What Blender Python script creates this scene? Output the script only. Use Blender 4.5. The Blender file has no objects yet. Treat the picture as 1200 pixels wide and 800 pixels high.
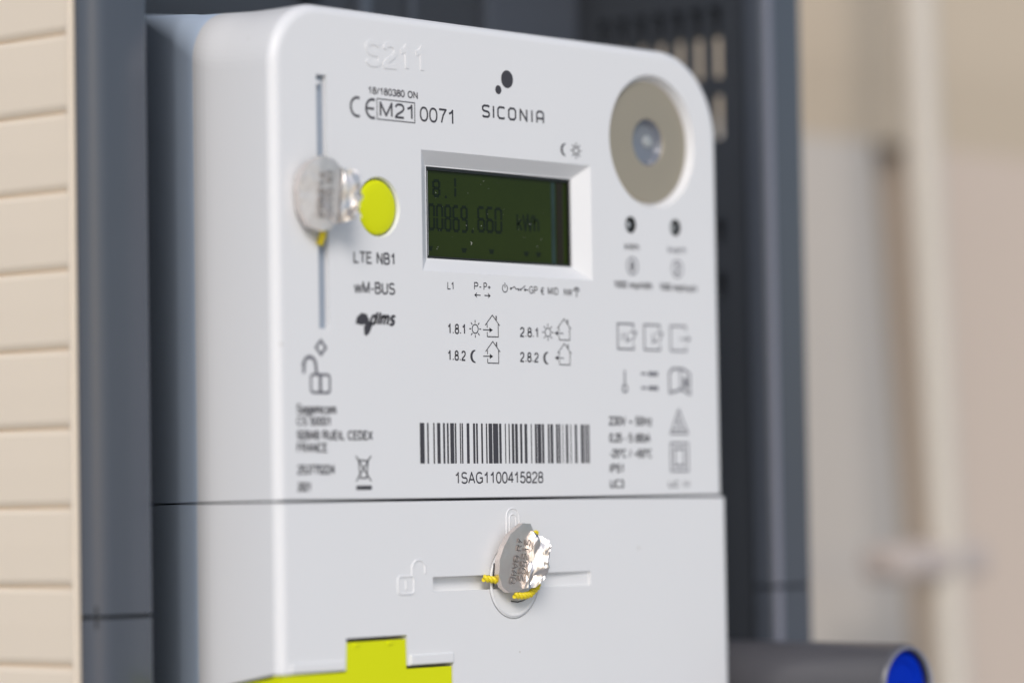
import bpy, bmesh, math, random
from mathutils import Vector, Matrix, noise
random.seed(7)
S = 0.001                                   # everything below is laid out in millimetres
C = bpy.context.scene.collection
sc = bpy.context.scene
# ------------------------------------------------------------------ camera
cam = bpy.data.cameras.new('camera'); co = bpy.data.objects.new('camera', cam); C.objects.link(co); sc.camera = co
cam.sensor_width = 36; cam.lens = 123.156; cam.clip_start = 0.02; cam.clip_end = 100
r_ = Vector((0.66586606, -0.74589359, -0.01628326)); u_ = Vector((-0.0243144, -0.0435091, 0.99875711)); w_ = Vector((0.745675, 0.66464255, 0.04710718))
m = Matrix((r_, u_, -w_)).transposed().to_4x4(); m.translation = Vector((-443.36516, -454.22266, -1.60961)) * S
co.matrix_world = m
cam.dof.use_dof = True; cam.dof.focus_distance = 0.675; cam.dof.aperture_fstop = 5.7; cam.dof.aperture_blades = 9
# ------------------------------------------------------------------ daylight
SUN_EL, SUN_AZ = math.radians(33), math.radians(224)     # azimuth clockwise from +Y: the light comes from in front and a little left
w = bpy.data.worlds.new('World'); sc.world = w; w.use_nodes = True
nt = w.node_tree; sky = nt.nodes.new('ShaderNodeTexSky'); sky.sky_type = 'NISHITA'; sky.sun_disc = False
sky.sun_elevation = SUN_EL; sky.sun_rotation = SUN_AZ; sky.air_density = 1.0; sky.dust_density = 1.2; sky.ozone_density = 1.0
bg = nt.nodes['Background']; nt.links.new(sky.outputs[0], bg.inputs[0]); bg.inputs[1].default_value = 0.11
sl = bpy.data.lights.new('sun', 'SUN'); sl.energy = 1.75; sl.angle = math.radians(24); sl.color = (1.0, 0.955, 0.92)
so = bpy.data.objects.new('sun', sl); C.objects.link(so)
sd = Vector((math.sin(SUN_AZ) * math.cos(SUN_EL), math.cos(SUN_AZ) * math.cos(SUN_EL), math.sin(SUN_EL)))
so.rotation_euler = sd.to_track_quat('Z', 'Y').to_euler()
sc.view_settings.view_transform = 'Standard'; sc.view_settings.look = 'None'; sc.view_settings.gamma = 1
sc.view_settings.exposure = 0.13

# ------------------------------------------------------------------ materials
def mat(name, col, rough=.5, metal=0, bump=0, scale=900, var=0, vscale=40, coat=0, spec=.5, aniso=None):
    m = bpy.data.materials.new(name); m.use_nodes = True; n = m.node_tree; b = n.nodes['Principled BSDF']
    b.inputs['Base Color'].default_value = (*col, 1); b.inputs['Roughness'].default_value = rough
    b.inputs['Metallic'].default_value = metal; b.inputs['Coat Weight'].default_value = coat
    b.inputs['Specular IOR Level'].default_value = spec
    tc = n.nodes.new('ShaderNodeTexCoord')
    if bump:
        t = n.nodes.new('ShaderNodeTexNoise'); t.inputs['Scale'].default_value = scale; t.inputs['Detail'].default_value = 4
        n.links.new(tc.outputs['Object'], t.inputs['Vector'])
        bp = n.nodes.new('ShaderNodeBump'); bp.inputs['Strength'].default_value = bump; bp.inputs['Distance'].default_value = 0.0002
        n.links.new(t.outputs[0], bp.inputs['Height']); n.links.new(bp.outputs[0], b.inputs['Normal'])
    if var:
        t = n.nodes.new('ShaderNodeTexNoise'); t.inputs['Scale'].default_value = vscale; t.inputs['Detail'].default_value = 6
        n.links.new(tc.outputs['Object'], t.inputs['Vector'])
        mx = n.nodes.new('ShaderNodeMix'); mx.data_type = 'RGBA'
        mx.inputs[6].default_value = (*[c * (1 - var) for c in col], 1); mx.inputs[7].default_value = (*[min(1, c * (1 + var)) for c in col], 1)
        n.links.new(t.outputs[0], mx.inputs[0]); n.links.new(mx.outputs[2], b.inputs['Base Color'])
        mr = n.nodes.new('ShaderNodeMapRange'); mr.inputs[3].default_value = rough * .85; mr.inputs[4].default_value = min(1, rough * 1.15)
        n.links.new(t.outputs[0], mr.inputs[0]); n.links.new(mr.outputs[0], b.inputs['Roughness'])
    return m
WHITE = mat('white_polycarbonate', (.77, .77, .775), .40, bump=.05, scale=2500, var=.012, vscale=30)
# a few tiny dust specks on the white plastic
def specks(m, scale=300, thr=.02, col=(.62, .60, .57)):
    n = m.node_tree; b = n.nodes['Principled BSDF']; tc = n.nodes.new('ShaderNodeTexCoord')
    v = n.nodes.new('ShaderNodeTexVoronoi'); v.inputs['Scale'].default_value = scale; n.links.new(tc.outputs['Object'], v.inputs['Vector'])
    sp = n.nodes.new('ShaderNodeSeparateColor'); n.links.new(v.outputs['Color'], sp.inputs[0])
    a = n.nodes.new('ShaderNodeMath'); a.operation = 'LESS_THAN'; a.inputs[1].default_value = .11; n.links.new(v.outputs['Distance'], a.inputs[0])
    c = n.nodes.new('ShaderNodeMath'); c.operation = 'LESS_THAN'; c.inputs[1].default_value = thr; n.links.new(sp.outputs[0], c.inputs[0])
    d = n.nodes.new('ShaderNodeMath'); d.operation = 'MULTIPLY'; n.links.new(a.outputs[0], d.inputs[0]); n.links.new(c.outputs[0], d.inputs[1])
    mx = n.nodes.new('ShaderNodeMix'); mx.data_type = 'RGBA'; mx.inputs[7].default_value = (*col, 1)
    old = b.inputs['Base Color'].links[0].from_socket; n.links.new(old, mx.inputs[6]); n.links.new(d.outputs[0], mx.inputs[0]); n.links.new(mx.outputs[2], b.inputs['Base Color'])
specks(WHITE)
INK = mat('dark_grey_ink', (.05, .047, .055), .5, var=.15, vscale=600)
INKL = mat('light_grey_ink', (.13, .128, .15), .5)
SLOTSHADE = mat('smoke_blue_strip', (.30, .345, .41), .4, bump=.05, scale=2000, var=.03)
PALEBLUE = mat('pale_blue_grey_polycarbonate', (.66, .79, .97), .4, bump=.05, scale=2500, var=.012, vscale=30)  # white plastic with the blue sky-lit shade put into its colour
ADDEDGROUND = mat('pale_concrete', (.55, .53, .50), .9, bump=.5, scale=30, var=.12, vscale=3)
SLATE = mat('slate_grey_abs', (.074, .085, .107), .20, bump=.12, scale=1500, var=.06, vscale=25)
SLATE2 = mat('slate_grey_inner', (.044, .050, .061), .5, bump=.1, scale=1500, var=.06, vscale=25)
CREAM = mat('cream_board', (.81, .695, .555), .6, bump=.15, scale=400, var=.04, vscale=18)
STRIP = mat('pale_grey_strip', (.20, .205, .25), .3)
TAN = mat('tan_render', (.58, .485, .37), .85, bump=.3, scale=150, var=.05, vscale=8)
BEIGE = mat('beige_render', (.555, .51, .46), .85, bump=.4, scale=150, var=.06, vscale=6)
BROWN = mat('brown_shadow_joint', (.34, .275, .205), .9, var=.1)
PIPE = mat('ivory_pipe', (.60, .55, .48), .5, var=.03)
CLAMP = mat('grey_pink_clamp', (.50, .435, .40), .6, var=.05)
LIME = mat('lime_plastic', (.70, .74, .002), .45, spec=.25, bump=.05, scale=1800, var=.03, vscale=40)
STEEL = mat('satin_taupe_steel', (.45, .39, .30), .45, metal=.5, bump=.08, scale=2500, var=.05, vscale=60)
STAMP = mat('dulled_tin', (.34, .30, .275), .4, metal=1)
FOIL3 = mat('bright_crimped_tin', (.80, .74, .70), .42, metal=1, bump=.4, scale=700, var=.06, vscale=200)
FOIL2 = mat('crumpled_tin', (.66, .62, .60), .30, metal=1, bump=.3, scale=700, var=.04, vscale=200)
FOIL = mat('crimped_tin', (.78, .70, .65), .38, metal=1, bump=.3, scale=900, var=.04, vscale=200)
WIREY = mat('yellow_wire', (.78, .62, .01), .4)
WIREB = mat('black_wire', (.03, .03, .035), .4)
GLASS = mat('dark_green_lcd', (.019, .032, .003), .07, var=.35, vscale=35, spec=.18)
SEG = mat('lcd_segment', (.0065, .0125, .006), .10, spec=.15)
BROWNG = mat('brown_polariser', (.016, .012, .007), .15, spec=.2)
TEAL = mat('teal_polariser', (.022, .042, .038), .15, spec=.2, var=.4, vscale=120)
BLACK = mat('black_plastic', (.012, .013, .013), .35)
LENS = mat('port_window_grey', (.17, .185, .22), .15, var=.3, vscale=150, coat=.5)
LED = mat('led_lens', (.35, .37, .38), .12, coat=.5)
DUST = mat('pale_dust', (.55, .55, .5), .8)
TUBE = mat('warm_grey_tube', (.088, .086, .094), .30, bump=.05, scale=1200, var=.05, vscale=40)
BLUE = mat('blue_cap_plastic', (.0015, .028, .44), .6, spec=.05, var=.04, vscale=60)
EDGEREFLECTION = mat('pale_grey_rim', (.36, .37, .40), .35)
DARK = mat('dark_rubber', (.012, .014, .017), .7)

# ------------------------------------------------------------------ helpers (mm in, metres out)
def link(name, me, material, parent=None, smooth=None):
    o = bpy.data.objects.new(name, me); C.objects.link(o)
    if material: me.materials.clear(); me.materials.append(material)
    if parent: o.parent = parent
    if smooth is not None:
        me.shade_smooth(); me.set_sharp_from_angle(angle=math.radians(smooth))
    return o
def mesh(bm):
    bmesh.ops.recalc_face_normals(bm, faces=bm.faces[:]) if len(bm.faces) else None
    bmesh.ops.scale(bm, vec=(S, S, S), verts=bm.verts[:]); me = bpy.data.meshes.new('m'); bm.to_mesh(me); bm.free(); return me
def obj(name, bm, material, parent=None, smooth=None): return link(name, mesh(bm), material, parent, smooth)
def thing(name, label, cat, loc=(0, 0, 0), group=None):
    o = bpy.data.objects.new(name, None); C.objects.link(o); o['label'] = label; o['category'] = cat
    o.empty_display_size = .01; o['_l'] = 0; del o['_l']
    if group: o['group'] = group
    return o
def box(bm, x0, x1, y0, y1, z0, z1, bev=0, seg=2):
    g = bmesh.ops.create_cube(bm, size=1, matrix=Matrix.Translation(((x0 + x1) / 2, (y0 + y1) / 2, (z0 + z1) / 2)) @ Matrix.Diagonal((x1 - x0, y1 - y0, z1 - z0, 1)))
    if bev:
        es = list({e for v in g['verts'] for e in v.link_edges})
        bmesh.ops.bevel(bm, geom=es, offset=bev, segments=seg, affect='EDGES', profile=.5)
def prism(bm, pts, y0, y1):                       # polygon in XZ pushed through Y
    a = [bm.verts.new((x, y0, z)) for x, z in pts]; b = [bm.verts.new((x, y1, z)) for x, z in pts]
    bm.faces.new(a); bm.faces.new(b[::-1]); n = len(pts)
    for i in range(n): bm.faces.new((a[i], b[i], b[(i + 1) % n], a[(i + 1) % n]))
def prism_z(bm, pts, z0, z1):
    a = [bm.verts.new((x, y, z0)) for x, y in pts]; b = [bm.verts.new((x, y, z1)) for x, y in pts]
    bm.faces.new(a); bm.faces.new(b[::-1]); n = len(pts)
    for i in range(n): bm.faces.new((a[i], b[i], b[(i + 1) % n], a[(i + 1) % n]))
def lathe(bm, cx, cz, prof, n=72, cap0=False, cap1=False):    # prof: (radius, y)
    rings = []
    for R, y in prof: rings.append([bm.verts.new((cx + R * math.cos(2 * math.pi * i / n), y, cz + R * math.sin(2 * math.pi * i / n))) for i in range(n)])
    for a, b in zip(rings, rings[1:]):
        for i in range(n): bm.faces.new((a[i], a[(i + 1) % n], b[(i + 1) % n], b[i]))
    if cap0: bm.faces.new(rings[0])
    if cap1: bm.faces.new(rings[-1])
def tube(bm, pts, R, n=8, caps=True):
    pts = [Vector(p) for p in pts]; rings = []
    up = Vector((0, 1, 0))
    for i, p in enumerate(pts):
        t = (pts[min(i + 1, len(pts) - 1)] - pts[max(i - 1, 0)]).normalized()
        a = t.cross(up); 
        if a.length < .1: a = t.cross(Vector((1, 0, 0)))
        a.normalize(); b = t.cross(a).normalized()
        rr = R[i] if isinstance(R, (list, tuple)) else R
        rings.append([bm.verts.new(p + a * rr * math.cos(2 * math.pi * k / n) + b * rr * math.sin(2 * math.pi * k / n)) for k in range(n)])
    for a, b in zip(rings, rings[1:]):
        for i in range(n): bm.faces.new((a[i], a[(i + 1) % n], b[(i + 1) % n], b[i]))
    if caps: bm.faces.new(rings[0]); bm.faces.new(rings[-1])
def boolean(o, cutter_bms):
    for bm in cutter_bms:
        c = link('cutter', mesh(bm), None)
        md = o.modifiers.new('b', 'BOOLEAN'); md.operation = 'DIFFERENCE'; md.solver = 'EXACT'; md.object = c
        dg = bpy.context.evaluated_depsgraph_get(); dg.update()
        me = bpy.data.meshes.new_from_object(o.evaluated_get(dg)); o.modifiers.clear(); o.data = me
        bpy.data.objects.remove(c)
YP = -0.035                                        # print sits this far proud of the cover
def _E(cx, cy, rx, ry, a0, a1, n=10, p=2.3):
    P = []
    for i in range(n + 1):
        a = math.radians(a0 + (a1 - a0) * i / n); c, q = math.cos(a), math.sin(a)
        P.append((cx + rx * math.copysign(abs(c) ** (2 / p), c), cy + ry * math.copysign(abs(q) ** (2 / p), q)))
    return P
def _c(*a): return _E(*a, 0, 360, 20)
H = .73
GL = {
 '0': (.5, [_c(.25, .5, .23, .5)]), '1': (.5, [[(.06, .74), (.2, .82), (.3, 1.0), (.3, 0)]]),
 '2': (.5, [_E(.25, .73, .22, .27, 175, -15) + [(.40, .5), (.1, .2), (.02, 0), (.48, 0)]]),
 '3': (.5, [_E(.24, .75, .2, .25, 160, -90) , _E(.23, .27, .25, .27, 90, -165)]),
 '4': (.5, [[(.37, 0), (.37, 1), (.0, .3), (.52, .3)]]), '5': (.5, [[(.44, 1), (.1, 1), (.05, .5)] + _E(.24, .31, .24, .31, 125, -160)]),
 '6': (.5, [_c(.25, .3, .23, .3), _E(.25, .5, .23, .5, 35, 180) + [(.02, .3)]]), '7': (.5, [[(.02, 1), (.48, 1), (.28, .55), (.17, 0)]]),
 '8': (.5, [_c(.25, .76, .19, .24), _c(.25, .27, .23, .27)]), '9': (.5, [_c(.25, .7, .23, .3), _E(.25, .5, .23, .5, 215, 360) + [(.48, .7)]]),
 'A': (.64, [[(0, 0), (.3, 1), (.6, 0)], [(.1, .33), (.5, .33)]]), 'B': (.6, [[(.05, 0), (.05, 1), (.3, 1)] + _E(.3, .77, .22, .23, 90, -90) + [(.05, .54)], [(.3, .54)] + _E(.3, .27, .25, .27, 90, -90) + [(.05, 0)]]),
 'C': (.64, [_E(.32, .5, .3, .5, 40, 320, 16)]), 'D': (.64, [[(.05, 0), (.05, 1), (.28, 1)] + _E(.28, .5, .3, .5, 90, -90) + [(.05, 0)]]),
 'E': (.56, [[(.52, 1), (.05, 1), (.05, 0), (.54, 0)], [(.05, .53), (.48, .53)]]), 'F': (.54, [[(.5, 1), (.05, 1), (.05, 0)], [(.05, .53), (.45, .53)]]),
 'G': (.68, [_E(.33, .5, .31, .5, 42, 322, 16) + [(.62, .12), (.62, .48), (.36, .48)]]), 'H': (.66, [[(.05, 0), (.05, 1)], [(.58, 0), (.58, 1)], [(.05, .53), (.58, .53)]]), 'z': (.44, [[(.03, .72), (.4, .72), (.03, 0), (.42, 0)]]), 'I': (.2, [[(.1, 0), (.1, 1)]]),
 'K': (.6, [[(.05, 0), (.05, 1)], [(.55, 1), (.06, .36)], [(.22, .57), (.58, 0)]]), 'L': (.52, [[(.05, 1), (.05, 0), (.5, 0)]]),
 'M': (.74, [[(.05, 0), (.05, 1), (.36, .05), (.67, 1), (.67, 0)]]), 'N': (.64, [[(.05, 0), (.05, 1), (.57, 0), (.57, 1)]]), 'O': (.7, [_c(.34, .5, .31, .5)]),
 'P': (.58, [[(.05, 0), (.05, 1), (.3, 1)] + _E(.3, .74, .23, .26, 90, -90) + [(.05, .48)]]), 'R': (.64, [[(.05, 0), (.05, 1), (.32, 1)] + _E(.32, .75, .23, .25, 90, -90) + [(.05, .5)], [(.34, .5), (.58, 0)]]),
 'S': (.6, [_E(.29, .75, .24, .25, 25, 250, 10) + [(.34, .49)] + _E(.29, .26, .27, .26, 70, -160, 10)]), 'T': (.56, [[(0, 1), (.56, 1)], [(.28, 1), (.28, 0)]]),
 'U': (.64, [[(.05, 1), (.05, .3)] + _E(.31, .3, .26, .3, 180, 360) + [(.57, 1)]]), 'V': (.6, [[(0, 1), (.29, 0), (.58, 1)]]), 'W': (.86, [[(0, 1), (.2, 0), (.42, 1), (.63, 0), (.84, 1)]]),
 'X': (.6, [[(0, 1), (.56, 0)], [(.56, 1), (0, 0)]]),
 'a': (.5, [_c(.22, .34, .2, .35), [(.44, .7), (.44, 0)]]), 'c': (.46, [_E(.24, .36, .21, .36, 45, 315)]), 'd': (.52, [_c(.22, .35, .2, .36), [(.44, 1), (.44, 0)]]),
 'e': (.5, [[(.04, .38), (.45, .38)] + _E(.24, .36, .21, .36, 5, 320)]), 'g': (.5, [_c(.22, .36, .2, .36), [(.44, .7), (.44, -.1)] + _E(.23, -.08, .21, .2, 0, -150)]),
 'h': (.5, [[(.05, 0), (.05, 1)], [(.05, .45)] + _E(.24, .45, .19, .27, 170, 0) + [(.43, 0)]]), 'i': (.18, [[(.09, 0), (.09, .72)], [(.09, .88), (.09, 1)]]), 'k': (.46, [[(.05, 0), (.05, 1)], [(.42, .72), (.07, .3)], [(.2, .44), (.44, 0)]]),
 'l': (.18, [[(.09, 0), (.09, 1)]]), 'm': (.76, [[(.05, 0), (.05, .72)], [(.05, .45)] + _E(.2, .45, .16, .27, 170, 0) + [(.36, 0)], [(.37, .45)] + _E(.52, .45, .16, .27, 170, 0) + [(.68, 0)]]),
 'n': (.5, [[(.05, 0), (.05, .72)], [(.05, .45)] + _E(.24, .45, .19, .27, 170, 0) + [(.43, 0)]]), 'o': (.5, [_c(.24, .36, .21, .36)]), 'p': (.52, [_c(.27, .36, .2, .36), [(.05, .7), (.05, -.28)]]),
 'r': (.32, [[(.05, 0), (.05, .72)], [(.05, .5)] + _E(.24, .46, .19, .26, 170, 80)]), 's': (.44, [_E(.21, .54, .16, .18, 25, 250, 8) + [(.25, .35)] + _E(.21, .18, .18, .18, 70, -160, 8)]),
 'v': (.46, [[(.02, .72), (.22, 0), (.43, .72)]]), 'w': (.7, [[(0, .72), (.17, 0), (.35, .72), (.52, 0), (.69, .72)]]),
 '.': (.24, [[(.12, 0), (.12, .11)]]), ',': (.24, [[(.14, .1), (.08, -.14)]]), '-': (.32, [[(.03, .37), (.28, .37)]]), '+': (.56, [[(.04, .4), (.5, .4)], [(.27, .17), (.27, .63)]]),
 '/': (.3, [[(0, 0), (.28, 1)]]), '(': (.3, [_E(.36, .4, .28, .62, 120, 240, 10, 2)]), ')': (.3, [_E(-.06, .4, .28, .62, 60, -60, 10, 2)]), '~': (.56, [[(.04, .32), (.14, .44), (.26, .42), (.36, .32), (.46, .32), (.54, .42)]]),
 '\u00b0': (.34, [_c(.16, .86, .12, .13)]), '\u20ac': (.56, [_E(.32, .5, .24, .5, 45, 315), [(0, .6), (.42, .6)], [(0, .42), (.4, .42)]]), ' ': (.28, [])}
def glyph_lines(s, shear=0, gap=.12):
    x = 0; out = []
    for ch in s:
        wd, L = GL[ch]
        for P in L: out.append([(x + px + shear * pz, pz) for px, pz in P])
        x += wd + gap
    return out
def put_text(bm, s, x0, z1, x1, z0, y=None, off=.0, shear=0, wd=None, place=None):
    y = YP if y is None else y
    G = glyph_lines(s, shear); xs = [p[0] for L in G for p in L]; a, b = min(xs), max(xs); h = z1 - z0
    wd = wd or h * (.135 + off * 4)
    x0 += wd / 2; x1 -= wd / 2; z0 += wd / 2; z1 -= wd / 2
    for L in G:
        Q = [(x0 + (px - a) / (b - a) * (x1 - x0), z0 + pz * (z1 - z0)) for px, pz in L]
        if place: tube(bm, [place(*q) for q in Q], wd / 2, 6)
        else: stroke(bm, Q, wd, y=y)
def text(name, s, x0, z1, x1, z0, parent, material=None, **k):
    bm = bmesh.new(); put_text(bm, s, x0, z1, x1, z0, **k); return flat(name, bm, material or INK, parent)
def flat(name, bm, material, parent):
    bmesh.ops.scale(bm, vec=(S, S, S), verts=bm.verts[:]); me = bpy.data.meshes.new('m'); bm.to_mesh(me); bm.free(); return link(name, me, material, parent)
def stroke(bm, pts, wd=.22, closed=False, y=YP):    # flat ribbon following a polyline, mitred
    pts = [Vector(p) for p in pts]; n = len(pts); L = []; R = []
    for i in range(1, n - 1):                      # a sharp turn: two butted ribbons, each run a little past the corner
        d1 = (pts[i] - pts[i - 1]); d2 = (pts[i + 1] - pts[i])
        if not closed and d1.length > 1e-6 and d2.length > 1e-6 and d1.normalized().dot(d2.normalized()) < .35:
            a = pts[:i] + [pts[i] + d1.normalized() * wd * .35]; b = [pts[i] - d2.normalized() * wd * .35] + pts[i + 1:]
            stroke(bm, a, wd, False, y); stroke(bm, b, wd, False, y - .002); return
    for i in range(n):
        p = pts[i]; a = pts[i - 1] if (i > 0 or closed) else None; b = pts[(i + 1) % n] if (i < n - 1 or closed) else None
        d1 = (p - a).normalized() if a is not None else (b - p).normalized(); d2 = (b - p).normalized() if b is not None else d1
        t = (d1 + d2); t = t.normalized() if t.length > 1e-4 else d1
        nn = Vector((-t.y, t.x)); k = min(2.0, 1 / max(.3, nn.dot(Vector((-d1.y, d1.x)))))
        L.append(bm.verts.new((p.x + nn.x * wd / 2 * k, y, p.y + nn.y * wd / 2 * k))); R.append(bm.verts.new((p.x - nn.x * wd / 2 * k, y, p.y - nn.y * wd / 2 * k)))
    for i in range(n if closed else n - 1):
        j = (i + 1) % n; bm.faces.new((L[i], L[j], R[j], R[i]))
def arc(cx, cz, rx, rz, a0, a1, n=20): return [(cx + rx * math.cos(math.radians(a0 + (a1 - a0) * i / n)), cz + rz * math.sin(math.radians(a0 + (a1 - a0) * i / n))) for i in range(n + 1)]
def disc(bm, cx, cz, rx, rz=None, y=YP, n=40): bm.faces.new([bm.verts.new((x, y, z)) for x, z in arc(cx, cz, rx, rz or rx, 0, 360 - 360 / n, n - 1)])
def poly(bm, pts, y=YP): bm.faces.new([bm.verts.new((x, y, z)) for x, z in pts])

bm = bmesh.new(); g = 30000; bm.faces.new([bm.verts.new(p) for p in ((-g, -g, -1150), (g, -g, -1150), (g, g, -1150), (-g, g, -1150))])
go = obj('ground', bm, ADDEDGROUND); go['kind'] = 'structure'  # pale ground added out of view to bounce light onto undersides
# ------------------------------------------------------------------ far beige wall, pipe and its painted shadow strip
t = thing('beige_wall', 'blurred beige wall far behind the grey cabinet on the right', 'wall')
bm = bmesh.new(); prism(bm, [(150, -1140), (506, -1140), (353, 600), (150, 600)], 150, 170); obj('wall_panel', bm, BEIGE, t)
BEIGE2 = mat('warm_beige_render', (.60, .50, .42), .85, bump=.4, scale=150, var=.06, vscale=6)
bm = bmesh.new(); prism(bm, [(524, -1140), (2400, -1140), (2400, 600), (371, 600)], 150, 170); obj('wall_panel', bm, BEIGE2, t)
bm = bmesh.new(); prism(bm, [(480, -1140), (530, -1140), (383, 600), (333, 600)], 158, 166); o = obj('joint_strip', bm, BROWN, t); o['label'] = 'brown strip in the wall joint'  # shadow beside the pipe, put into a brown strip set in a gap
bm = bmesh.new(); A = [(149.9, 104), (146.5, 126), (146.0, 135), (146.0, 600), (149.9, 600)]; a = [bm.verts.new((150, y, z)) for y, z in A]; b = [bm.verts.new((2400, y, z)) for y, z in A]; bm.faces.new(a); bm.faces.new(b); [bm.faces.new((a[i], b[i], b[(i + 1) % 5], a[(i + 1) % 5])) for i in range(5)]; o = obj('lintel_panel', bm, TAN, t); o['label'] = 'tan panel projecting above the wall'
t = thing('wall_pipe', 'blurred ivory pipe running down in front of the beige wall', 'pipe')
bm = bmesh.new(); tube(bm, [(343, 108, 600), (361.0, 108, 92), (367.0, 108, -17), (420, 108, -1140)], 5.2, 24); obj('pipe', bm, PIPE, t, 40)
bm = bmesh.new(); box(bm, 340, 384, 103, 118, -23.5, -13.5, 3.5, 3); obj('pipe_clamp', bm, CLAMP, t)

# ------------------------------------------------------------------ cream clad wall at the left
t = thing('clad_wall', 'cream clad wall of narrow horizontal boards left of the cabinet', 'wall')
zs = [-14.9 + 14.3 * k for k in range(-8, 17)]
cb = None
for z in zs:
    if cb is None:
        bm = bmesh.new()
        prof = [(0, .7), (.9, 0), (1.3, .9), (0, 1.9), (0, 13.0), (.35, 14.0)]          # (out of plane, height) a lapped nose and a groove
        X = -25.4
        a = []
        ring = [(X + 1.0, .05), (X + .6, .35), (X + .2, .9), (X, 1.5), (X - .1, 7.5), (X, 13.1), (X + .25, 13.85), (X + .8, 14.15), (X + 4, 14.15), (X + 4, .05)]
        A = [bm.verts.new((x, 25.2, h)) for x, h in ring]; B = [bm.verts.new((x, 520, h)) for x, h in ring]
        bm.faces.new(A); bm.faces.new(B[::-1])
        for i in range(len(ring)): bm.faces.new((A[i], B[i], B[(i + 1) % len(ring)], A[(i + 1) % len(ring)]))
        cb = mesh(bm)
    o = link('board', cb, CREAM, t); o.location = (random.uniform(-.12, .12) * S, 0, (z + .15) * S)
bm = bmesh.new(); box(bm, -24.3, -21, 25.2, 520, -150, 240); obj('backing_panel', bm, CREAM, t)
bm = bmesh.new(); box(bm, -25.7, -24.3, 24.1, 25.1, -150, 240, .3); obj('end_trim', bm, CREAM, t)

# ------------------------------------------------------------------ grey cabinet the meter sits in
cab = thing('meter_cabinet', 'slate grey open cabinet with rounded frame surrounding the white meter', 'cabinet')
YF = 20.0; YB = 72.0; ZJ = -20.2
def frame_profile(side):
    # cross-section in XY, outer corner and inner corner rounded
    if side == 'l': xo, xi, ro, ri = -24.2, -9.9, 4.2, 1.6
    else: xo, xi, ro, ri = 190.0, 174.2, 3.0, 1.2
    sg = 1 if side == 'l' else -1
    P = [(xo, YB + 4)]
    for i in range(9): a = math.pi / 2 * i / 8; P.append((xo + sg * ro * (1 - math.cos(a)), YF + ro * (1 - math.sin(a))))
    for i in range(9): a = math.pi / 2 * i / 8; P.append((xi - sg * ri * (1 - math.sin(a)), YF + ri * (1 - math.cos(a))))
    return P, xi
def jamb(side, z0, z1):
    P, xi = frame_profile(side)
    if side == 'l': P = P + [(xi, YB + 4)]
    else: P = [(190.0, YF + 5.0)] + P[1:] + [(xi, YF + 5.0)]
    bm = bmesh.new(); A = [bm.verts.new((x, y, z0)) for x, y in P]; B = [bm.verts.new((x, y, z1)) for x, y in P]
    bm.faces.new(A); bm.faces.new(B[::-1])
    for i in range(len(P)): bm.faces.new((A[i], B[i], B[(i + 1) % len(P)], A[(i + 1) % len(P)]))
    return obj('frame_jamb', bm, SLATE, cab, 35)
bm = bmesh.new(); box(bm, 175.0, 177.4, YF - .25, YF + .6, ZJ + .4, 190, .2); obj('edge_strip', bm, STRIP, cab)  # pale strip painting the highlight along the rounded jamb edge
bm = bmesh.new(); box(bm, 175.0, 177.4, YF - .25, YF + .6, -160, ZJ - .4, .2); obj('edge_strip', bm, STRIP, cab)
for s in 'lr':
    jamb(s, ZJ + .35, 190); jamb(s, -160, ZJ - .35)
bm = bmesh.new(); box(bm, -22, 188, YF + 6, YB + 3, ZJ - 1.5, ZJ + 1.5)            # joint tongue seen as a dark seam
# only the two slivers behind the seams, kept inside the jambs
bm.free(); bm = bmesh.new(); box(bm, -23.2, -10.8, YF + 1.2, YB, ZJ - 2, ZJ + 2); obj('joint_tongue', bm, DARK, cab)
bm = bmesh.new(); box(bm, 175.2, 189.2, YF + 1.2, YF + 4.8, ZJ - 2, ZJ + 2); obj('joint_tongue', bm, DARK, cab)
bm = bmesh.new(); box(bm, -9.8, 173.2, YF + .5, YB + 2, 176, 190, 2, 3); obj('top_rail', bm, SLATE, cab)
bm = bmesh.new(); box(bm, -9.8, 173.2, YF + .5, YB + 2, -160, -148, 2, 3); obj('bottom_rail', bm, SLATE, cab)
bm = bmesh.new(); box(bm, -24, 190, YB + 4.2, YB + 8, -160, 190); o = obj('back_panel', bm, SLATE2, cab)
bm = bmesh.new(); box(bm, 101.0, 104.8, YB + 1.2, YB + 4.25, -140, 175, .6); obj('back_rib', bm, SLATE, cab)
bm = bmesh.new(); box(bm, 118.0, 120, YB + 2.4, YB + 4.25, -140, 175, .6); obj('back_rib', bm, SLATE, cab)
bm = bmesh.new(); box(bm, 142.0, 173.3, YB + 1.0, YB + 4.25, -140, 175, .6); obj('back_rib', bm, SLATE, cab)
bm = bmesh.new(); lathe(bm, 86.5, 110.5, [(0.01, YB + 1.2), (3.2, YB + 1.2), (3.2, YB + 4.2)], 24); obj('screw_head', bm, DARK, cab, 30)
# right inner wall with louvre slots
RX = 176.2
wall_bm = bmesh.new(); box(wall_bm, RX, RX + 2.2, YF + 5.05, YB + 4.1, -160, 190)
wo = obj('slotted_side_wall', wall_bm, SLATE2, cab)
rows = [(110.6, 104.9), (104.2, 94.4), (90.4, 80.6), (62.2, 56.8), (50.0, 44.4)]
cb = bmesh.new()
for r in rows:
    for k in range(7):
        yc = 35.0 + 5.5 * k; box(cb, RX - 1, RX + 4, yc - 1.6, yc + 1.6, r[1], r[0])
boolean(wo, [cb])
bm = bmesh.new(); box(bm, RX + 2.3, RX + 8, YF + 6, YB + 3, 104.6, 175); obj('outer_louvre_hood', bm, DARK, cab)
bm = bmesh.new(); box(bm, RX + 3.3, RX + 9, YF + 6, YB + 3, -150, 79.5); obj('outer_louvre_hood', bm, SLATE2, cab)

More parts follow.
